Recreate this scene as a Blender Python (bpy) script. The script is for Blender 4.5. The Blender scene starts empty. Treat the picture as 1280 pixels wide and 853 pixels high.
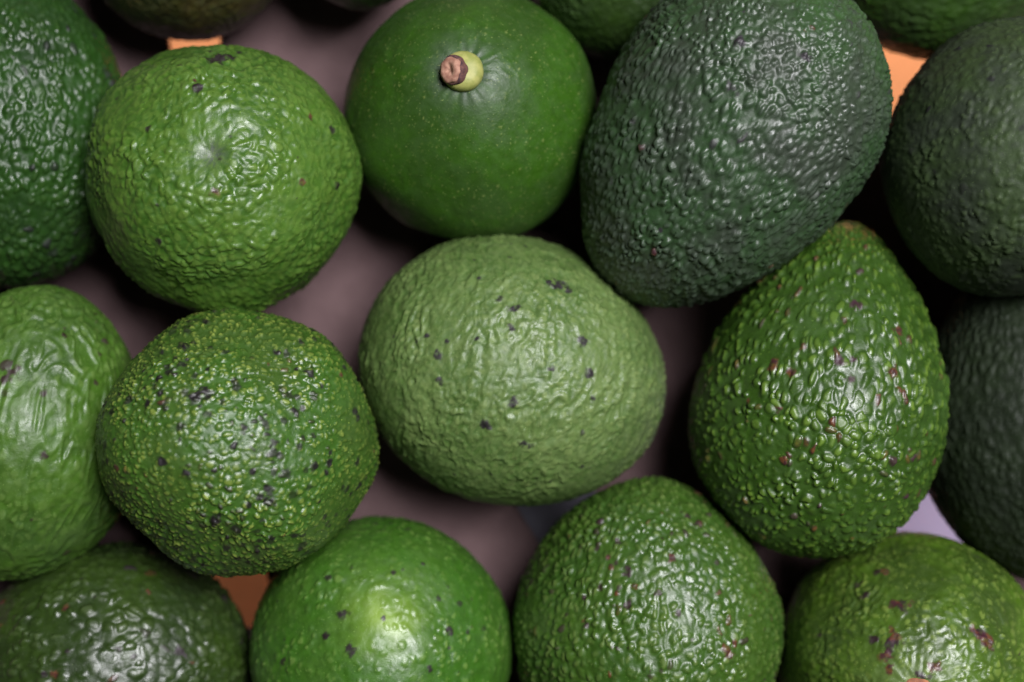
import bpy, math, random
import numpy as np
from mathutils import Vector, Matrix

# ------------------------------------------------------------------ camera, world, lamps, exposure
scene = bpy.context.scene
COL = scene.collection
CAM_H, LENS, SENSOR = 0.45, 50.0, 36.0
cam_data = bpy.data.cameras.new('camera')
cam_data.lens = LENS; cam_data.sensor_width = SENSOR
cam_data.clip_start = 0.01; cam_data.clip_end = 20.0
cam_data.dof.use_dof = True
cam_data.dof.focus_distance = CAM_H - 0.084
cam_data.dof.aperture_fstop = 4.8
cam = bpy.data.objects.new('camera', cam_data)
cam.location = (0, 0, CAM_H)
COL.objects.link(cam)
scene.camera = cam

world = bpy.data.worlds.new('World'); scene.world = world
world.use_nodes = True
bg = world.node_tree.nodes['Background']
bg.inputs[0].default_value = (0.80, 0.86, 1.0, 1); bg.inputs[1].default_value = 0.004

def area_lamp(name, loc, target, size, power, color):
    d = bpy.data.lights.new(name, 'AREA'); d.shape = 'RECTANGLE'
    d.size, d.size_y = size; d.energy = power; d.color = color
    o = bpy.data.objects.new(name, d); o.location = loc
    o.rotation_euler = (Vector(target) - Vector(loc)).to_track_quat('-Z', 'Y').to_euler()
    COL.objects.link(o); return o

# soft window light from above, a little to the upper right
area_lamp('window_light', (0.44, 0.36, 1.34), (0, 0, 0.04), (0.62, 0.52), 32.0, (0.98, 0.96, 1.0))
# added lamps hidden under the tray card, brightening the cloths seen through its holes
area_lamp('under_card_fill', (0.04, 0.27, -0.015), (0.04, 0.27, -0.13), (0.5, 0.08), 1.6, (1.0, 0.95, 0.90))
area_lamp('under_card_side_fill', (0.31, -0.09, -0.015), (0.31, -0.09, -0.13), (0.08, 0.25), 0.55, (1.0, 0.97, 0.95))

scene.view_settings.view_transform = 'Standard'
scene.view_settings.look = 'None'
scene.view_settings.exposure = 0.0
scene.view_settings.gamma = 1.0
scene.view_settings.use_curve_mapping = False
scene.render.engine = 'CYCLES'
scene.cycles.use_denoising = True
scene.cycles.max_bounces = 6

# ------------------------------------------------------------------ helpers
def pix(px, py, z):
    """photograph pixel (1280 x 853) -> world point at height z"""
    s = (CAM_H - z) * SENSOR / LENS / 1280.0
    return np.array([(px - 640.0) * s, (426.5 - py) * s, z])

def nodes_of(name):
    m = bpy.data.materials.new(name); m.use_nodes = True
    nt = m.node_tree
    return m, nt, nt.nodes['Principled BSDF']

def mesh_object(name, verts, faces, mat, parent=None, smooth=True):
    me = bpy.data.meshes.new(name)
    me.from_pydata([tuple(v) for v in verts], [], faces)
    me.polygons.foreach_set('use_smooth', [smooth] * len(me.polygons))
    me.update(); me.materials.append(mat)
    o = bpy.data.objects.new(name, me); COL.objects.link(o)
    if parent: o.parent = parent
    return o

# ------------------------------------------------------------------ numpy noise
def _hash(ix, iy, iz, seed):
    h = (ix.astype(np.uint32) * np.uint32(374761393) + iy.astype(np.uint32) * np.uint32(668265263)
         + iz.astype(np.uint32) * np.uint32(2147483647 - 12345) + np.uint32((seed * 2654435761) & 0xffffffff))
    h = (h ^ (h >> np.uint32(13))) * np.uint32(1274126177)
    h = (h ^ (h >> np.uint32(16))) * np.uint32(2246822519)
    h = h ^ (h >> np.uint32(15))
    return h

def _rnd(h, k):
    g = (h + np.uint32((k * 2654435769) & 0xffffffff)) * np.uint32(2654435769)
    g = (g ^ (g >> np.uint32(15))) * np.uint32(2246822519)
    g = g ^ (g >> np.uint32(13))
    return g.astype(np.float64) / 4294967296.0

def gnoise(p, seed):
    i = np.floor(p).astype(np.int64); f = p - i
    w = f * f * f * (f * (f * 6 - 15) + 10)
    out = 0.0
    for dx in (0, 1):
        for dy in (0, 1):
            for dz in (0, 1):
                h = _hash(i[:, 0] + dx, i[:, 1] + dy, i[:, 2] + dz, seed)
                gx, gy, gz = _rnd(h, 1) * 2 - 1, _rnd(h, 2) * 2 - 1, _rnd(h, 3) * 2 - 1
                d = gx * (f[:, 0] - dx) + gy * (f[:, 1] - dy) + gz * (f[:, 2] - dz)
                out = out + d * (w[:, 0] if dx else 1 - w[:, 0]) * (w[:, 1] if dy else 1 - w[:, 1]) * (w[:, 2] if dz else 1 - w[:, 2])
    return out * 1.5

def worley(p, seed):
    i = np.floor(p).astype(np.int64); f = p - i
    n = len(p)
    F1 = np.full(n, 9.0); F2 = np.full(n, 9.0); ID = np.zeros(n, np.uint32)
    for dx in (-1, 0, 1):
        for dy in (-1, 0, 1):
            for dz in (-1, 0, 1):
                h = _hash(i[:, 0] + dx, i[:, 1] + dy, i[:, 2] + dz, seed)
                d = np.sqrt((dx + _rnd(h, 1) - f[:, 0]) ** 2 + (dy + _rnd(h, 2) - f[:, 1]) ** 2 + (dz + _rnd(h, 3) - f[:, 2]) ** 2)
                closer = d < F1
                F2 = np.where(closer, F1, np.minimum(F2, d))
                ID = np.where(closer, h, ID)
                F1 = np.where(closer, d, F1)
    return F1, F2, ID

def surface_cells(Pm, Q, D, cell, stretch, seed):
    """distance to the nearest and second nearest of points strewn over the surface (in cells) and a hash of the nearest"""
    from mathutils.kdtree import KDTree
    rng = np.random.default_rng(seed)
    rad = np.linalg.norm(Pm, axis=1).mean()
    n = int(4 * math.pi * rad * rad / (cell * cell * .866))
    i = np.arange(n) + .5
    ph = np.arccos(1 - 2 * i / n); th = math.pi * (1 + 5 ** .5) * i
    F = np.stack([np.cos(th) * np.sin(ph), np.sin(th) * np.sin(ph), np.cos(ph)], 1) + rng.normal(0, .30 * cell / rad, (n, 3))
    F /= np.linalg.norm(F, axis=1)[:, None]
    F = F[rng.permutation(n)]
    # distances between directions, warped so that no cell is round, squeezed across the meridian
    sc = rad / cell
    w = np.stack([gnoise(Q / (cell * 1.15), seed + 1), gnoise(Q / (cell * 1.15), seed + 2), gnoise(Q / (cell * 1.15), seed + 3)], 1) * .40
    X = D * sc + w
    kd = KDTree(n)
    for j, f in enumerate(F * sc): kd.insert(f, j)
    kd.balance()
    F1 = np.empty(len(X)); F2 = np.empty(len(X)); J = np.empty(len(X), np.int64)
    find = kd.find_n
    for j, x in enumerate(X.tolist()):
        a, b = find(x, 2)
        F1[j] = a[2]; F2[j] = b[2]; J[j] = a[1]
    return F1, F2, _hash(J, J * 7 + 3, J * 13 + 5, seed)

def sstep(a, b, x):
    t = np.clip((x - a) / (b - a), 0, 1)
    return t * t * (3 - 2 * t)

#@@SHAPES
# ------------------------------------------------------------------ the avocados: place, size and lie of each
# c: body centre in the photograph, z: its height above the tray, R: body radius, N / B: length towards stem / blossom end
# (in radii), k: how much it narrows to the neck, ax: direction of the stem end (right, up, towards the viewer)
SPEC = {
 'A1': dict(c=(22, 174), z=0.0331, R=140, N=1.42, B=1.32, k=0.22, ax=(0.12, 1, 0.15)),
 'A2': dict(c=(281, 225), z=0.0504, R=167, N=1.25, B=1.03, k=0.30, ax=(-0.11, -0.06, -1)),
 'A3': dict(c=(588, 146), z=0.0374, R=158, N=1.10, B=1.02, k=0.16, ax=(-0.02, 0.15, 1)),
 'A4': dict(c=(933, 138), z=0.0563, R=170, N=1.62, B=1.05, k=0.08, ax=(-0.56, -0.82, -0.12)),
 'A5': dict(c=(1266, 199), z=0.0572, R=171, N=1.25, B=0.92, k=0.20, ax=(1, -0.12, 0.05)),
 'A6': dict(c=(32, 545), z=0.0461, R=145, N=1.32, B=1.25, k=0.16, ax=(0.25, 1, 0.1)),
 'A7': dict(c=(301, 553), z=0.0623, R=163, N=1.10, B=1.04, k=0.12, ax=(-0.7, 0.25, 0.75)),
 'A8': dict(c=(635, 463), z=0.0384, R=166, N=1.20, B=1.13, k=0.05, ax=(0.94, -0.30, -0.08)),
 'A9': dict(c=(1021, 524), z=0.0457, R=155, N=1.64, B=1.10, k=0.30, ax=(0.18, 0.97, -0.12)),
 'A10': dict(c=(1298, 546), z=0.0346, R=148, N=1.42, B=1.22, k=0.18, ax=(-0.22, 1, 0.0)),
 'A11': dict(c=(135, 835),  z=0.0354, R=152, N=1.20, B=1.15, k=0.15, ax=(-1, -0.1, 0.0)),
 'A12': dict(c=(477, 812), z=0.0383, R=162, N=1.05, B=1.10, k=0.06, ax=(0.02, 0.9, 0.45)),
 'A13': dict(c=(809, 785),  z=0.0383, R=165, N=1.12, B=1.10, k=0.12, ax=(0.0, 1, 0.2)),
 'A14': dict(c=(1141, 833), z=0.0401, R=166, N=1.10, B=1.05, k=0.14, ax=(-0.24, 0.05, 1)),
 'A15': dict(c=(232, -92), z=0.0320, R=136, N=1.30, B=1.02, k=0.20, ax=(0.3, 1, 0.1)),
 'A16': dict(c=(776, -62),  z=0.0294, R=124, N=1.30, B=1.10, k=0.20, ax=(-0.1, 1, 0.1)),
 'A17': dict(c=(1180, -44), z=0.0276, R=116, N=1.45, B=1.25, k=0.20, ax=(1, 0.06, 0.1)),
 'A18': dict(c=(448, -86), z=0.0354, R=92, N=1.30, B=1.02, k=0.20, ax=(0.1, 1, 0.1)),  # added to shade the card gap left of the stem avocado
}

def geom(s):
    c = pix(s['c'][0], s['c'][1], s['z'])
    a = np.array(s['ax'], float); a /= np.linalg.norm(a)
    R = s['R'] * (CAM_H - s['z']) * SENSOR / LENS / 1280.0
    return c, a, R

def pear(d, s, a, R):
    """unit directions -> points of the smooth avocado around its centre"""
    u = d @ a
    q = d - u[:, None] * a
    up = np.clip(u, 0, 1)
    taper = 1 - s['k'] * up ** 1.6
    return a * (np.where(u > 0, u * s['N'], u * s['B']) * R)[:, None] + q * (R * taper)[:, None]
#@@END

# ------------------------------------------------------------------ the setting: tray card, slips of paper, table
def card_material(name, c1, c2, scale, rough=0.85):
    m, nt, b = nodes_of(name)
    tc = nt.nodes.new('ShaderNodeTexCoord')
    n1 = nt.nodes.new('ShaderNodeTexNoise'); n1.inputs['Scale'].default_value = scale; n1.inputs['Detail'].default_value = 6
    n2 = nt.nodes.new('ShaderNodeTexNoise'); n2.inputs['Scale'].default_value = 1400; n2.inputs['Detail'].default_value = 3
    mx = nt.nodes.new('ShaderNodeMix'); mx.data_type = 'RGBA'
    mx.inputs[6].default_value = (*c1, 1); mx.inputs[7].default_value = (*c2, 1)
    bp = nt.nodes.new('ShaderNodeBump'); bp.inputs['Strength'].default_value = 0.25; bp.inputs['Distance'].default_value = 0.0003
    n3 = nt.nodes.new('ShaderNodeTexNoise'); n3.inputs['Scale'].default_value = 95; n3.inputs['Detail'].default_value = 8; n3.inputs['Roughness'].default_value = .7
    b3 = nt.nodes.new('ShaderNodeBump'); b3.inputs['Strength'].default_value = 0.5; b3.inputs['Distance'].default_value = 0.0012
    L = nt.links.new
    L(tc.outputs['Object'], n3.inputs['Vector']); L(n3.outputs['Fac'], b3.inputs['Height']); L(b3.outputs['Normal'], bp.inputs['Normal'])
    L(tc.outputs['Object'], n1.inputs['Vector']); L(tc.outputs['Object'], n2.inputs['Vector'])
    L(n1.outputs['Fac'], mx.inputs[0]); L(mx.outputs[2], b.inputs['Base Color'])
    L(n2.outputs['Fac'], bp.inputs['Height']); L(bp.outputs['Normal'], b.inputs['Normal'])
    b.inputs['Roughness'].default_value = rough
    b.inputs['Specular IOR Level'].default_value = 0.2
    return m

def card_with_holes(name, half, holes, z, thick, mat):
    """a flat card with slightly ragged vent holes, real thickness"""
    import bmesh
    from mathutils.geometry import delaunay_2d_cdt
    pts = [Vector((x, y)) for x, y in ((-half[0], -half[1]), (half[0], -half[1]), (half[0], half[1]), (-half[0], half[1]))]
    loops = [list(range(4))]
    for q, (hx, hy, hr) in enumerate(holes):
        rng = random.Random(q); ph = [rng.uniform(0, 6.28) for _ in range(3)]; n = 56; lp = []
        for i in range(n):
            t = -2 * math.pi * i / n
            r = hr * (1 + .05 * math.sin(2 * t + ph[0]) + .03 * math.sin(5 * t + ph[1]) + .012 * math.sin(13 * t + ph[2]))
            lp.append(len(pts)); pts.append(Vector((hx + r * math.cos(t), hy + r * math.sin(t))))
        loops.append(lp)
    edges = [(lp[i], lp[(i + 1) % len(lp)]) for lp in loops for i in range(len(lp))]
    vo, eo, fo, *_ = delaunay_2d_cdt(pts, edges, [], 0, 1e-7)
    bm = bmesh.new(); vs = [bm.verts.new((p.x, p.y, z)) for p in vo]
    for f in fo:
        cx = sum(vo[i].x for i in f) / len(f); cy = sum(vo[i].y for i in f) / len(f)
        if all((cx - h[0]) ** 2 + (cy - h[1]) ** 2 > (h[2] * .9) ** 2 or not all(i_in(vo[i], h) for i in f) for h in holes):
            bm.faces.new([vs[i] for i in f])
    ext = bmesh.ops.extrude_face_region(bm, geom=list(bm.faces))
    for q in [g for g in ext['geom'] if isinstance(g, bmesh.types.BMVert)]: q.co.z -= thick
    bmesh.ops.recalc_face_normals(bm, faces=bm.faces)
    me = bpy.data.meshes.new(name); bm.to_mesh(me); bm.free(); me.materials.append(mat)
    o = bpy.data.objects.new(name, me); COL.objects.link(o); return o

def i_in(p, h): return (p.x - h[0]) ** 2 + (p.y - h[1]) ** 2 < (h[2] * 1.12) ** 2

HOLES = [(*pix(243, 50, 0)[:2], 0.0088), (*pix(1122, 98, 0)[:2], 0.018), (*pix(292, 740, 0)[:2], 0.013), (*pix(1150, 655, 0)[:2], 0.019)]
M_card = card_material('mauve_card', (0.122, 0.077, 0.078), (0.190, 0.123, 0.123), 130)
card = card_with_holes('tray_card', (0.85, 0.75), HOLES, 0.0, 0.003, M_card)
card['kind'] = 'structure'

def flat_sheet(name, corners, z, thick, mat):
    n = len(corners)
    v = [(x, y, z) for x, y in corners] + [(x, y, z - thick) for x, y in corners]
    f = [tuple(range(n)), tuple(range(2 * n - 1, n - 1, -1))] + [(i, n + i, n + (i + 1) % n, (i + 1) % n) for i in range(n)]
    return mesh_object(name, v, f, mat, None, False)

M_orange = card_material('orange_cloth', (0.86, 0.36, 0.15), (0.92, 0.43, 0.20), 8)
M_lilac = card_material('lilac_cloth', (0.48, 0.42, 0.64), (0.54, 0.47, 0.70), 8)
M_slate = card_material('slate_paper', (0.110, 0.105, 0.130), (0.135, 0.128, 0.155), 40)
table = flat_sheet('table_top', [(-0.9, -0.8), (0.9, -0.8), (0.9, 0.8), (-0.9, 0.8)], -0.13, 0.02, M_orange)
table['kind'] = 'structure'
lil = flat_sheet('table_runner', [(0.08, -0.8), (0.9, -0.8), (0.9, -0.005), (0.10, -0.02)], -0.127, 0.002, M_lilac)
lil['kind'] = 'structure'
slip = flat_sheet('paper_slip', [tuple(pix(x, y, 0.0015)[:2]) for x, y in ((645, 632), (735, 600), (790, 690), (700, 720))][::-1], 0.0012, 0.001, M_slate)
slip['label'] = 'slate grey paper slip in the gap below the pale central avocado'; slip['category'] = 'paper'

# ------------------------------------------------------------------ skins
# per avocado: col / col2 mottled ground colours, tip: colour of the raised pebbles, corks: dark corky spots
DARK = (0.018, 0.012, 0.012); RED = (0.060, 0.012, 0.024); BROWN = (0.135, 0.042, 0.020)
SKIN = {
 'A1': dict(res=130, col=(0.020, 0.066, 0.009), col2=(0.015, 0.044, 0.009), tip=(0.043, 0.098, 0.017), tipamt=.55, rough=.36,
            peb=[(2.7, .75, .40, .60, 1)], wr=[(3.4, .28, 1.6)], pcork=.07, cork=[(14, .6, 1.6)], corkc=(.018, .022, .018), rtip=.2, var=(.6, 1.2), spec=.5),
 'A2': dict(res=150, col=(0.066, 0.153, 0.018), col2=(0.042, 0.113, 0.013), tip=(0.143, 0.244, 0.038), tipamt=.7, rough=.37,
            peb=[(2.8, .44, .38, .62, 1)], wr=[(2.8, .22, 1.4), (6, .36, 1.4)], cork=[(22, .3, .8)], corkc=DARK, dimple='B', dimple_w=.07, dimple_d=1.2, tint_shade=('B', .085, (.11, .12, .11)), rtip=.55, pleat=.05, low=2.2),
 'A3': dict(res=140, col=(0.034, 0.105, 0.006), col2=(.030, .080, .009), tip=(0.206, 0.258, 0.069), tipamt=.8, rough=.47, tint_shade=('N', .27, (.036, .050, .036)),  # dark grey ring round the stem end, shadow put into its colour
            peb=[(2.2, .12, .10, .28, 1)], wr=[(6, .10, 2.0)], cork=[], corkc=DARK, dimple='N', dimple_w=.16, dimple_d=1.6, pleat=.07, low=1.5, sparse=.35, var=(.2, 1.2), spec=.5),
 'A4': dict(res=150, col=(0.037, 0.050, 0.033), col2=(0.030, 0.069, 0.023), tip=(0.070, 0.097, 0.068), tipamt=.6, rough=.42,
            peb=[(2.2, .75, .40, .64, 1)], wr=[(3.8, .22, 1.5)], pcork=.015, pred=.008, cork=[(10, .4, .9)], corkc=(.03, .025, .03), sparse=.12, tint_shade=('B', .85, (.036, .100, .018)), var=(.75, 1.15), low=.8),
 'A5': dict(res=120, col=(.030, .042, .025), col2=(.034, .060, .018), tip=(.065, .10, .035), tipamt=.5, rough=.58, spec=.35,
            peb=[(2.4, .36, .38, .58, 1)], wr=[(5, .20, 1.3)], pcork=.03, cork=[(25, .6, 1.3)], corkc=(.012, .012, .013), sparse=.2, var=(.6, 1.2)),
 'A6': dict(res=130, col=(0.058, 0.139, 0.014), col2=(0.040, 0.095, 0.014), tip=(0.132, 0.224, 0.048), tipamt=.6, rough=.40,
            peb=[(3.0, .18, .42, .6, 1)], wr=[(3.6, .56, 2.2)], pcork=.02, cork=[(30, .4, .9)], corkc=(.03, .016, .014), rtip=.3, var=(.6, 1.2), spec=.5),
 'A7': dict(res=160, col=(0.044, 0.120, 0.013), col2=(0.049, 0.104, 0.015), tip=(.28, .36, .065), tipamt=.78, rough=.36,
            peb=[(1.95, .60, .30, .56, 1)], wr=[(5, .22, 1.4)], pcork=.05, pred=.010, cork=[(230, .75, 1.45)], corkc=(.012, .009, .010), tipr=(.65, 1.0), low=1.9),
 'A8': dict(res=150, col=(0.110, 0.184, 0.047), col2=(.070, .138, .028), tip=(0.211, 0.288, 0.090), tipamt=.65, rough=.46, tint_shade=('N', .55, (.075, .085, .060)),
            peb=[(2.3, .22, .38, .62, 1)], wr=[(3.0, .30, .45), (6.5, .50, .5)], cork=[(30, .3, .8)], corkc=(.018, .014, .016), rtip=.45, low=.35),
 'A9': dict(res=160, col=(0.031, 0.077, 0.008), col2=(0.039, 0.092, 0.012), tip=(0.133, 0.230, 0.029), tipamt=.85, rough=.34,
            peb=[(3.0, .74, .27, .47, 1)], wr=[(6, .22, 1.2)], pcork=.02, pred=.10, cork=[], corkc=(.05, .02, .03), tipr=(.5, 1.0), sparse=.03, big=(1062, 505, 85, .75), var=(.6, 1.15), tint_shade=('N', .30, (.022, .036, .016))),  # dark green-grey tint fading out from the stem end
 'A10': dict(res=90, col=(.013, .020, .010), col2=(.016, .026, .011), tip=(.032, .044, .026), tipamt=.5, rough=.55, spec=.3,
            peb=[(2.6, .4, .4, .6, 1)], wr=[(4, .3, 1.5)], cork=[], corkc=DARK, var=(.7, 1.2)),
 'A11': dict(res=110, col=(0.022, 0.044, 0.009), col2=(0.030, 0.061, 0.008), tip=(0.074, 0.113, 0.035), tipamt=.6, rough=.36,
            peb=[(3.3, .75, .30, .50, 1)], wr=[(5, .3, 1.3)], pcork=.05, pred=.02, cork=[(30, .5, 1.0)], corkc=(.03, .02, .025), sparse=.1, big=(200, 810, 80, .6)),
 'A12': dict(res=130, col=(0.042, 0.134, 0.011), col2=(0.058, 0.148, 0.017), tip=(0.172, 0.292, 0.060), tipamt=.65, rough=.38,
            peb=[(2.6, .30, .28, .50, 1)], wr=[(5, .2, 1.6)], pcork=.01, cork=[(45, .35, .95)], corkc=DARK, sparse=.3, low=1.3),
 'A13': dict(res=140, col=(0.049, 0.110, 0.013), col2=(0.036, 0.094, 0.011), tip=(0.149, 0.221, 0.052), tipamt=.65, rough=.35,
            peb=[(2.5, .60, .36, .58, 1)], wr=[(3.6, .25, 1.7)], pcork=.03, pred=.03, cork=[(80, .4, 1.0)], corkc=(.032, .014, .018), tipr=(.55, 1.0), var=(.6, 1.2)),
 'A14': dict(res=130, col=(0.070, 0.144, 0.011), col2=(0.040, 0.079, 0.011), tip=(0.207, 0.297, 0.054), tipamt=.7, rough=.37, tint_shade=('N', .35, (.12, .18, .05)),
            peb=[(2.6, .24, .36, .56, 1)], wr=[(3.2, .40, 2.0)], pcork=0, cork=[(50, .4, .9)], corkc=(.025, .012, .014), dimple='N', dimple_w=.10, dimple_d=1.0, sparse=.15, pleat=.08),
 'A15': dict(res=90, col=(0.027, 0.033, 0.007), col2=(0.044, 0.035, 0.008), tip=(.05, .06, .015), tipamt=.5, rough=.45,
            peb=[(3.0, .3, .4, .6, 1)], wr=[(4, .3, 1.5)], cork=[], corkc=DARK),
 'A16': dict(res=90, col=(0.027, 0.060, 0.008), col2=(0.022, 0.047, 0.010), tip=(.05, .10, .02), tipamt=.5, rough=.42,
            peb=[(3.0, .3, .4, .6, 1)], wr=[(4, .3, 1.5)], cork=[], corkc=DARK),
 'A17': dict(res=90, col=(0.027, 0.068, 0.008), col2=(0.022, 0.047, 0.010), tip=(.05, .10, .02), tipamt=.5, rough=.42,
            peb=[(3.0, .3, .4, .6, 1)], wr=[(4, .3, 1.5)], cork=[], corkc=DARK),
 'A18': dict(res=90, col=(0.027, 0.068, 0.008), col2=(0.022, 0.047, 0.010), tip=(.05, .10, .02), tipamt=.5, rough=.42,
            peb=[(3.0, .3, .4, .6, 1)], wr=[(4, .3, 1.5)], cork=[], corkc=DARK),
}
# marks of their own shape seen on single fruits: (x, y, radius) in the photograph, d dark / r red-brown
MARKS = {
 'A2': [(272, 76, 13, 'd'), (285, 72, 9, 'd'), (250, 112, 8, 'd'), (262, 64, 6, 'd'), (226, 88, 4, 'd'), (243, 102, 4, 'r'), (268, 240, 5, 'r'), (375, 226, 5, 'r'), (388, 145, 6, 'r'), (413, 163, 5, 'd'), (200, 300, 5, 'd'), (422, 232, 6, 'd'), (300, 65, 5, 'd')],
 'A8': [(698, 357, 13, 'd'), (710, 362, 8, 'd'), (686, 353, 6, 'd'), (643, 386, 8, 'd'), (547, 444, 8, 'd'), (550, 475, 6, 'd'), (728, 427, 8, 'd'), (640, 411, 6, 'd'), (534, 420, 5, 'd'), (559, 426, 4, 'd'), (641, 503, 6, 'd'), (608, 530, 9, 'd'), (657, 553, 8, 'd'), (690, 461, 5, 'd'), (737, 465, 7, 'd'), (624, 375, 5, 'd'), (740, 498, 5, 'd'), (596, 424, 4, 'd')],
 'A7': [(255, 488, 8, 'd'), (262, 493, 8, 'd'), (243, 498, 7, 'd'), (202, 494, 7, 'd'), (233, 430, 8, 'd'), (240, 426, 6, 'd'), (442, 516, 7, 'd'), (444, 522, 6, 'd'), (333, 625, 7, 'd'), (235, 589, 7, 'd'), (207, 575, 7, 'd'), (272, 650, 9, 'd'), (424, 472, 4, 'r')],
 'A9': [(966, 457, 8, 'r'), (975, 510, 6, 'r'), (988, 466, 7, 'r'), (1122, 415, 7, 'r'), (1126, 491, 6, 'r'), (1117, 464, 8, 'r'), (1068, 382, 7, 'd'), (1067, 450, 6, 'd'), (1050, 451, 7, 'd'), (1062, 474, 6, 'd'), (1005, 434, 5, 'r'), (1057, 402, 5, 'r'), (936, 503, 4, 'r')],
 'A12': [(428, 767, 7, 'd'), (405, 798, 6, 'd'), (440, 812, 8, 'd'), (550, 748, 5, 'd'), (563, 787, 6, 'd'), (412, 725, 4, 'd'), (478, 773, 4, 'd'), (538, 834, 5, 'd')],
 'A13': [(786, 714, 7, 'd'), (841, 698, 6, 'r'), (773, 678, 5, 'd'), (860, 648, 6, 'd'), (783, 757, 6, 'd'), (823, 742, 5, 'd'), (847, 768, 5, 'd'), (908, 813, 8, 'r'), (917, 806, 6, 'r'), (760, 698, 4, 'r'), (795, 735, 4, 'r')],
 'A14': [(1115, 806, 12, 'd'), (1120, 795, 9, 'r'), (1108, 820, 8, 'r'), (1112, 838, 7, 'r'), (1128, 759, 9, 'd'), (1117, 756, 7, 'r'), (1138, 757, 6, 'r'), (1095, 714, 7, 'd'), (1106, 715, 6, 'r'), (1232, 800, 11, 'r'), (1222, 792, 9, 'd'), (1213, 786, 6, 'r'), (1093, 800, 6, 'd'), (1080, 745, 6, 'd'), (1072, 732, 4, 'd'), (1170, 835, 8, 'r'), (1150, 845, 6, 'd')],
 'A11': [(82, 760, 5, 'r'), (68, 842, 6, 'r'), (57, 843, 5, 'd'), (225, 815, 9, 'd')],
 'A6': [(18, 462, 9, 'd'), (5, 475, 8, 'd'), (80, 420, 5, 'd'), (53, 493, 4, 'd'), (56, 572, 6, 'd')],
 'A4': [(925, 52, 9, 'd'), (1005, 72, 8, 'd'), (915, 108, 8, 'd')],
}

def skin_material(key, k):
    m, nt, b = nodes_of('avocado_skin')
    L = nt.links.new; N = nt.nodes.new
    tc = N('ShaderNodeTexCoord')
    def att(n):
        a = N('ShaderNodeAttribute'); a.attribute_name = n; return a.outputs['Fac']
    def noise(s, d=4, r=0.55):
        n = N('ShaderNodeTexNoise'); n.inputs['Scale'].default_value = s; n.inputs['Detail'].default_value = d; n.inputs['Roughness'].default_value = r
        L(tc.outputs['Object'], n.inputs['Vector']); return n.outputs['Fac']
    def ramp(x, lo, hi, a=0.0, c=1.0):
        r = N('ShaderNodeMapRange'); r.interpolation_type = 'SMOOTHSTEP'
        L(x, r.inputs[0]); r.inputs[1].default_value = lo; r.inputs[2].default_value = hi; r.inputs[3].default_value = a; r.inputs[4].default_value = c
        return r.outputs[0]
    def mul(x, y):
        q = N('ShaderNodeMath'); q.operation = 'MULTIPLY'
        for i, w in enumerate((x, y)):
            if isinstance(w, (int, float)): q.inputs[i].default_value = w
            else: L(w, q.inputs[i])
        return q.outputs[0]
    def mix(f, a, c):
        x = N('ShaderNodeMix'); x.data_type = 'RGBA'
        L(f, x.inputs[0])
        for i, w in ((6, a), (7, c)):
            if isinstance(w, tuple): x.inputs[i].default_value = (*w, 1)
            else: L(w, x.inputs[i])
        return x.outputs[2]
    c = mix(ramp(noise(55, 3), .38, .62), k['col'], k['col2'])
    c = mix(ramp(noise(420, 4), .35, .75, 0, .55), c, tuple(v * .55 for v in k['col']))       # fine mottling
    c = mix(mul(att('tint_shade'), 1.0), c, k.get('tint_shade', (0, 0, k['col']))[2])
    c = mix(mul(att('patch'), 1.0), c, (.27, .42, .05))
    c = mix(mul(att('pebble'), k['tipamt']), c, k['tip'])
    c = mix(ramp(noise(1900, 2), .66, .74, 0, .5), c, tuple(min(1, v * 1.7 + .02) for v in k['tip']))  # pale lenticel flecks
    c = mix(att('cork'), c, k['corkc'])
    c = mix(att('red'), c, mix(ramp(noise(700, 2), .4, .65), RED, BROWN))
    L(c, b.inputs['Base Color'])
    r = ramp(noise(300, 4), .3, .7, k['rough'] - .08, k['rough'] + .13)
    ad = N('ShaderNodeMath'); ad.operation = 'ADD'; L(r, ad.inputs[0]); L(mul(att('cork'), .12), ad.inputs[1])
    L(ad.outputs[0], b.inputs['Roughness'])
    b.inputs['Specular IOR Level'].default_value = k.get('spec', .62)
    bp = N('ShaderNodeBump'); bp.inputs['Strength'].default_value = .5; bp.inputs['Distance'].default_value = .00022
    L(noise(1100, 4, .6), bp.inputs['Height']); L(bp.outputs['Normal'], b.inputs['Normal'])
    return m

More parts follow.
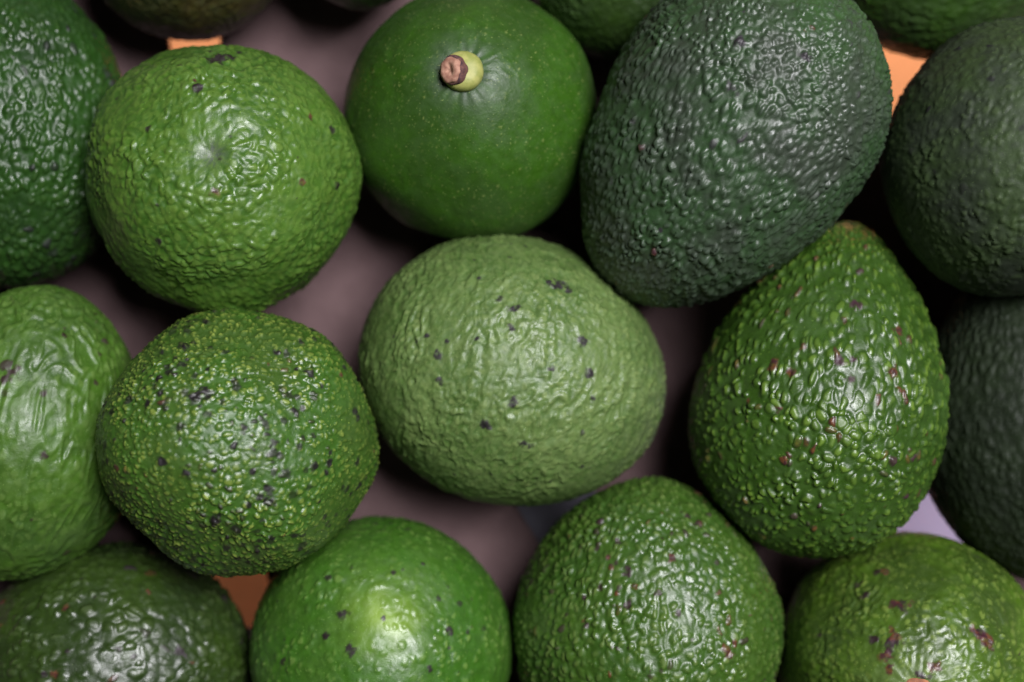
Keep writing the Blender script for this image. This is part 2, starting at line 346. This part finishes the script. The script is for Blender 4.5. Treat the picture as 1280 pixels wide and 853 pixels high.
def sphere_patch(N, view):
    """directions and faces of a closed sphere: square grid facing the viewer, then rings that thin out behind"""
    view = view / np.linalg.norm(view)
    e1 = np.cross([0, 1, 0], view); e1 /= np.linalg.norm(e1); e2 = np.cross(view, e1)
    g = np.tan(np.linspace(-math.pi / 4, math.pi / 4, N + 1))
    X, Y = np.meshgrid(g, g, indexing='ij')
    D = X[..., None] * e1 + Y[..., None] * e2 + view
    D /= np.linalg.norm(D, axis=2)[..., None]
    idx = np.arange((N + 1) ** 2).reshape(N + 1, N + 1)
    quads = [np.stack([idx[:-1, :-1], idx[1:, :-1], idx[1:, 1:], idx[:-1, 1:]], -1).reshape(-1, 4)]
    loop = np.concatenate([idx[:-1, 0], idx[-1, :-1], idx[:0:-1, -1], idx[0, :0:-1]])
    D = D.reshape(-1, 3); D0 = D[loop]
    phi0 = np.arccos(np.clip(D0 @ view, -1, 1))
    t = D0 - (D0 @ view)[:, None] * view; t /= np.linalg.norm(t, axis=1)[:, None]
    w = np.concatenate([np.linspace(0, .46, int(N * .42))[1:], .46 + (.985 - .46) * np.linspace(0, 1, 15)[1:] ** 1.15])
    allD = [D]; prev = loop; base = len(D); M = len(loop)
    for q in w:
        ph = phi0 + (math.pi - phi0) * q
        allD.append(np.cos(ph)[:, None] * view + np.sin(ph)[:, None] * t)
        cur = base + np.arange(M); base += M
        quads.append(np.stack([prev, cur, np.roll(cur, -1), np.roll(prev, -1)], -1)); prev = cur
    allD.append(-view[None]); last = base
    tris = np.stack([prev, np.full(M, last), np.roll(prev, -1)], -1)
    return np.concatenate(allD), np.concatenate(quads), tris

def build_skin(key, name, parent=None):
    s, k = SPEC[key], SKIN[key]
    seed = int(key[1:]) * 101
    c, a, R = geom(s)
    view = np.array([0, 0, CAM_H]) - c
    D, quads, tris = sphere_patch(k['res'], view)
    P = pear(D, s, a, R)
    W = P + c
    zz = CAM_H - W[:, 2]
    px = 640 + W[:, 0] / zz * LENS / SENSOR * 1280; py = 426.5 - W[:, 1] / zz * LENS / SENSOR * 1280
    facing = (D @ (view / np.linalg.norm(view))) > .1
    # local frame with the stem axis as third coordinate, in millimetres
    h1 = np.cross(a, [0.31, 0.52, 0.79]); h1 /= np.linalg.norm(h1); h2 = np.cross(a, h1)
    Rm = R * 1000
    u = np.clip(D @ a, -1, 1); th = np.arccos(u); phi = np.arctan2(D @ h2, D @ h1)
    Q = np.stack([P @ h1, P @ h2, P @ a], 1) * 1000
    # big soft unevenness of the fruit
    warp = np.stack([gnoise(Q / 30, seed + 1), gnoise(Q / 30, seed + 2), gnoise(Q / 30, seed + 3)], 1)
    low = gnoise(Q / 26, seed + 4) * .9 + gnoise(Q / 13, seed + 5) * .35
    s_th = np.maximum(np.sin(th), .3)
    def mer(stretch, cell):                      # coordinates that run along the meridians
        return np.stack([np.cos(phi) * Rm * s_th, np.sin(phi) * Rm * s_th, th * Rm / stretch], 1) / cell
    H = low * k.get('low', 1.0)
    peb = np.zeros(len(P))
    vlo, vhi = k.get('var', (.35, 1.2))
    var = np.clip((vlo + vhi) / 2 + gnoise(Q / 17, seed + 6) * 1.1, vlo, vhi)
    for i, (cell, amp, rlo, rhi, st) in enumerate(k['peb']):
        F1, F2, ID = surface_cells(P * 1000, Q, D, cell, st, seed + 20 + i)
        rad = rlo + (rhi - rlo) * _rnd(ID, 7)
        if i == 0 and 'big' in k: rad = rad * (1 + k['big'][3] * np.exp(-((px - k['big'][0]) ** 2 + (py - k['big'][1]) ** 2) / k['big'][2] ** 2) * facing)
        dome = sstep(0, 1, np.clip(1 - F1 / (rad * 1.3), 0, 1) * 1.5) * sstep(.0, .20, F2 - F1) * (_rnd(ID, 15) > k.get('sparse', 0))
        if i == 0: dome0, ID0 = dome, ID
        H = H + dome * amp * var * (.6 + .7 * _rnd(ID, 8))
        if i == 0: peb = np.maximum(peb, sstep(*k.get('tipr', (.45, 1.0)), dome) * (.1 + .9 * _rnd(ID, 9)) * np.clip(var, .3, 1))
    for i, (cell, amp, st) in enumerate(k['wr']):
        q = mer(st, cell)
        q = q + np.stack([gnoise(q * .6, seed + 31 + i), gnoise(q * .6, seed + 32 + i), gnoise(q * .6, seed + 33 + i)], 1) * .8
        n = gnoise(q, seed + 40 + i)
        ridge = sstep(0, 1, 1 - np.minimum(np.abs(n) * 2.2, 1))
        H = H + (ridge - .4) * amp * var
        if i == 0: peb = np.maximum(peb, ridge ** 3 * k.get('rtip', 0))
    # dimple at stem or blossom end
    tint_shade = np.zeros(len(P))
    if 'tint_shade' in k:
        e = th if k['tint_shade'][0] == 'N' else math.pi - th
        tint_shade = np.exp(-(e / k['tint_shade'][1]) ** 2) * np.clip(.75 + gnoise(mer(4, 3.0), seed + 60) * .9, 0, 1)  # tint of one end, with stem shadow put in on one fruit
    axial = np.zeros(len(P))
    if 'dimple' in k:
        e = th if k['dimple'] == 'N' else math.pi - th
        axial = -np.exp(-(e / k['dimple_w']) ** 2) * k['dimple_d'] - np.exp(-(e / (k['dimple_w'] * 3.5)) ** 2) * k['dimple_d'] * .9
        pleat = np.cos(phi * 17 + gnoise(mer(2, 6), seed + 61) * 3) * np.exp(-((e - .22) / .14) ** 2)
        H = H + pleat * k.get('pleat', .16)
        H = H * (1 - .7 * np.exp(-(e / .09) ** 2))
    # corks
    cork = np.zeros(len(P)); red = np.zeros(len(P)); patch = np.zeros(len(P))
    wob = 1 + gnoise(Q / 1.6, seed + 70) * .75
    wob2 = 1 + gnoise(Q / 2.2, seed + 71) * 1.0 + gnoise(Q / .9, seed + 73) * .5
    rng = np.random.default_rng(seed + 80)
    for (count, rlo, rhi) in k['cork']:            # corky blotches, radius in millimetres, gathered in drifts
        tries = rng.integers(0, len(P), count * 4)
        keep = tries[gnoise(Q[tries] / 20, seed + 90) * 1.6 + .35 > rng.random(len(tries))][:count]
        for j in keep:
            r = rlo + (rhi - rlo) * rng.random() ** 1.5
            near = np.abs(Q - Q[j]).max(1) < r * 3
            d = np.linalg.norm(Q[near] - Q[j], axis=1) / np.clip(wob2[near], .35, 1.9)
            cork[near] = np.maximum(cork[near], sstep(r * 1.15, r * .55, d) * (.6 + .4 * rng.random()))
    # single pebbles that have gone dark and corky, in drifts
    pd = k.get('pcork', 0)
    if pd:
        drift = np.clip(.5 + gnoise(Q / 15, seed + 95) * 2.2, 0, 2.2)
        on = _rnd(ID0, 11) < pd * drift
        cork = np.maximum(cork, on * sstep(.10, .55, dome0) * (.55 + .45 * _rnd(ID0, 12)))
    pr = k.get('pred', 0)
    if pr:
        on = _rnd(ID0, 13) < pr * np.clip(.6 + gnoise(Q / 18, seed + 96) * 2, 0, 2)
        red = np.maximum(red, on * sstep(.15, .6, dome0) * (.4 + .5 * _rnd(ID0, 14)))
    mm_px = np.linalg.norm(view) * SENSOR / LENS / 1280
    for (mx, my, mr, kind) in MARKS.get(key, []):
        mr = mr * .88
        d2 = (px - mx) ** 2 + (py - my) ** 2 + np.where(facing, 0, 1e9)
        j = int(np.argmin(d2))
        dist = np.linalg.norm(P - P[j], axis=1)
        msk = sstep(mr * mm_px * 1.05, mr * mm_px * .6, dist / np.clip(wob2, .3, 2.0)) * np.clip(1.0 + gnoise(Q / 1.1, seed + 72) * .8, .5, 1)
        if kind == 'd': cork = np.maximum(cork, msk)
        else: red = np.maximum(red, msk * .9)
    H = H + (np.maximum(cork, red) * .10)
    if key == 'A12':                              # ripe yellow flush on the shoulder
        j = int(np.argmin((px - 480) ** 2 + (py - 772) ** 2 + np.where(facing, 0, 1e9)))
        dist = np.linalg.norm(P - P[j], axis=1)
        patch = np.exp(-(dist / .0085) ** 2) * .8 * np.clip(.8 + gnoise(Q / 6, 5) * .8, 0, 1)
    # displace along the smooth normal (gradient of the base shape, from its own grid)
    n = np.zeros_like(P)
    for tri in ((0, 1, 2), (0, 2, 3)):
        A, B, C = P[quads[:, tri[0]]], P[quads[:, tri[1]]], P[quads[:, tri[2]]]
        fn = np.cross(B - A, C - A)
        for t in tri:
            for ax in range(3):
                n[:, ax] += np.bincount(quads[:, t], weights=fn[:, ax], minlength=len(P))
    n[-1] = P[-1]
    n /= np.linalg.norm(n, axis=1)[:, None] + 1e-12
    sign = np.sign(np.sum(n * P, axis=1)); n *= sign[:, None]
    V = P + n * (H / 1000)[:, None]
    if 'dimple' in k:
        V = V + (a if k['dimple'] == 'N' else -a) * (axial / 1000)[:, None]
    flip = sign.mean() < 0
    nq, nt_ = len(quads), len(tris)
    if flip: quads = quads[:, ::-1]; tris = tris[:, ::-1]
    me = bpy.data.meshes.new(name)
    me.vertices.add(len(V)); me.vertices.foreach_set('co', V.astype(np.float32).ravel())
    me.loops.add(nq * 4 + nt_ * 3)
    me.loops.foreach_set('vertex_index', np.concatenate([quads.ravel(), tris.ravel()]).astype(np.int32))
    me.polygons.add(nq + nt_)
    me.polygons.foreach_set('loop_start', np.concatenate([np.arange(nq) * 4, nq * 4 + np.arange(nt_) * 3]).astype(np.int32))
    me.polygons.foreach_set('use_smooth', np.ones(nq + nt_, bool))
    me.update(calc_edges=True); me.validate()
    for nm, arr in (('pebble', peb), ('cork', cork), ('red', red), ('tint_shade', tint_shade), ('patch', patch)):
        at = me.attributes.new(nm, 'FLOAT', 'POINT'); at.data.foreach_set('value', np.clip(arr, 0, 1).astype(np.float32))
    me.materials.append(skin_material(key, k))
    o = bpy.data.objects.new(name, me); COL.objects.link(o)
    if parent is None: o.location = c
    else: o.parent = parent
    def surface(direction):                       # point of the finished skin in a given direction
        j = int(np.argmax(D @ (np.array(direction) / np.linalg.norm(direction))))
        return V[j]
    return o, c, a, R, surface

LABEL = {
 'A1': 'dark glossy green avocado at the upper left edge, half behind a bright green one',
 'A2': 'bright green wrinkled avocado with a small grey dimple and black marks near its top',
 'A3': 'smooth green avocado with its cut stem facing up',
 'A4': 'largest dark grey-green pear-shaped avocado, right of the avocado with the stem',
 'A5': 'dull blackish-green avocado at the right edge, below the peach gap',
 'A6': 'mid-green avocado with wavy ridges at the left edge, half out of view',
 'A7': 'round avocado covered in yellow pebbles and many dark spots',
 'A8': 'pale dull green avocado with purple-black spots in the middle',
 'A9': 'pear-shaped pebbled avocado with red spots, its narrow end under two dark avocados',
 'A10': 'nearly black avocado at the right edge beside the pebbled pear-shaped one',
 'A11': 'dark green bumpy avocado in the bottom left corner',
 'A12': 'vivid green avocado with a yellow flush at the bottom edge',
 'A13': 'shiny green avocado with purplish spots, below and right of the pale central one',
 'A14': 'light green avocado with red-brown scars and a stem scar in the bottom right corner',
 'A15': 'shadowed brownish-green avocado at the top left, cut off by the top edge',
 'A16': 'shadowed green avocado at the top, between the stem avocado and the largest dark one',
 'A17': 'shadowed green avocado at the top right, above the peach gap',
 'A18': 'sliver of an added dark avocado at the top edge, there to shade the card gap left of the stem avocado',
}

# ------------------------------------------------------------------ stems
def stem_material(name, c1, c2, scale, rough=.6):
    m, nt, b = nodes_of(name)
    tc = nt.nodes.new('ShaderNodeTexCoord'); n = nt.nodes.new('ShaderNodeTexNoise'); n.inputs['Scale'].default_value = scale; n.inputs['Detail'].default_value = 5
    r = nt.nodes.new('ShaderNodeMapRange'); r.inputs[1].default_value = .38; r.inputs[2].default_value = .62
    mx = nt.nodes.new('ShaderNodeMix'); mx.data_type = 'RGBA'; mx.inputs[6].default_value = (*c1, 1); mx.inputs[7].default_value = (*c2, 1)
    L = nt.links.new
    L(tc.outputs['Object'], n.inputs['Vector']); L(n.outputs['Fac'], r.inputs[0]); L(r.outputs[0], mx.inputs[0]); L(mx.outputs[2], b.inputs['Base Color'])
    bp = nt.nodes.new('ShaderNodeBump'); bp.inputs['Strength'].default_value = .4; bp.inputs['Distance'].default_value = .0003
    L(n.outputs['Fac'], bp.inputs['Height']); L(bp.outputs['Normal'], b.inputs['Normal'])
    b.inputs['Roughness'].default_value = rough
    return m

def lathe_along(name, base, axis, profile, mat, parent, seg=40, wob=.05, seed=3, sheer=(0, 0)):
    """surface of revolution about an axis with a slightly uneven outline; profile: (radius, height) in metres"""
    ax = Vector(axis).normalized(); e1 = ax.orthogonal().normalized(); e2 = ax.cross(e1)
    rng = random.Random(seed)
    f = [(rng.uniform(0, 6.28), rng.choice((2, 3, 5, 7)), rng.uniform(.3, 1)) for _ in range(5)]
    V, F = [], []
    for (r, h) in profile:
        for i in range(seg):
            t = 2 * math.pi * i / seg
            w = 1 + wob * sum(g * math.sin(q * t + p) for p, q, g in f) / 2.5
            V.append(tuple(Vector(base) + ax * (h + wob * .0014 * math.sin(3 * t + f[0][0]) * (h > 0)) + (e1 * math.cos(t) + e2 * math.sin(t)) * r * w))
    for j in range(len(profile) - 1):
        for i in range(seg):
            F.append((j * seg + i, j * seg + (i + 1) % seg, (j + 1) * seg + (i + 1) % seg, (j + 1) * seg + i))
    F.append(tuple((len(profile) - 1) * seg + i for i in range(seg)))
    return mesh_object(name, V, F, mat, parent)

for key in SPEC:
    if key in ('A3', 'A14'):
        root = bpy.data.objects.new('avocado', None); COL.objects.link(root); root.empty_display_size = .01
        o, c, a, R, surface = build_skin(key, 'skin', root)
        root.location = c
    else:
        o, c, a, R, surface = build_skin(key, 'avocado')
        root = o
    root['label'] = LABEL[key]; root['category'] = 'avocado'; root['group'] = 'avocados heaped on the mauve card'
    if key == 'A3':
        p = surface(a)
        st = lathe_along('stem', p - a * .0015, a, [(.0046, 0), (.0051, .0012), (.0055, .0028), (.0055, .0040), (.0050, .0052), (.0039, .0060), (.0021, .0063), (.0004, .0064)],
                         stem_material('stem_green', (.40, .40, .12), (.27, .30, .07), 420, .55), root, wob=.05)
        ca = np.array((-.62, -.05, .78)); ca /= np.linalg.norm(ca)
        cb = p + a * .0014 + ca * .0019
        lathe_along('torn_rim', cb, ca, [(.0036, 0), (.0038, .0016), (.0037, .0024), (.0034, .0029), (.0030, .0027)],
                    stem_material('stem_bark', (.16, .070, .055), (.06, .030, .035), 900, .8), st, wob=.10, seed=5)
        lathe_along('cut_end', cb, ca, [(.0030, .0010), (.0034, .0026), (.0032, .0036), (.0024, .0039), (.0017, .0038), (.0010, .0034), (.0004, .0031)],
                    stem_material('cut_wood', (.52, .29, .20), (.34, .16, .11), 700, .75), st, wob=.08, seed=9)
    if key == 'A14':
        p = surface(a)
        lathe_along('stem_scar', p - a * .0012, a, [(.0046, 0), (.0046, .0014), (.0040, .0022), (.0028, .0021), (.0014, .0017), (.0003, .0016)],
                    stem_material('scar_wood', (.42, .17, .07), (.26, .10, .05), 600, .75), root, wob=.08, seed=12)
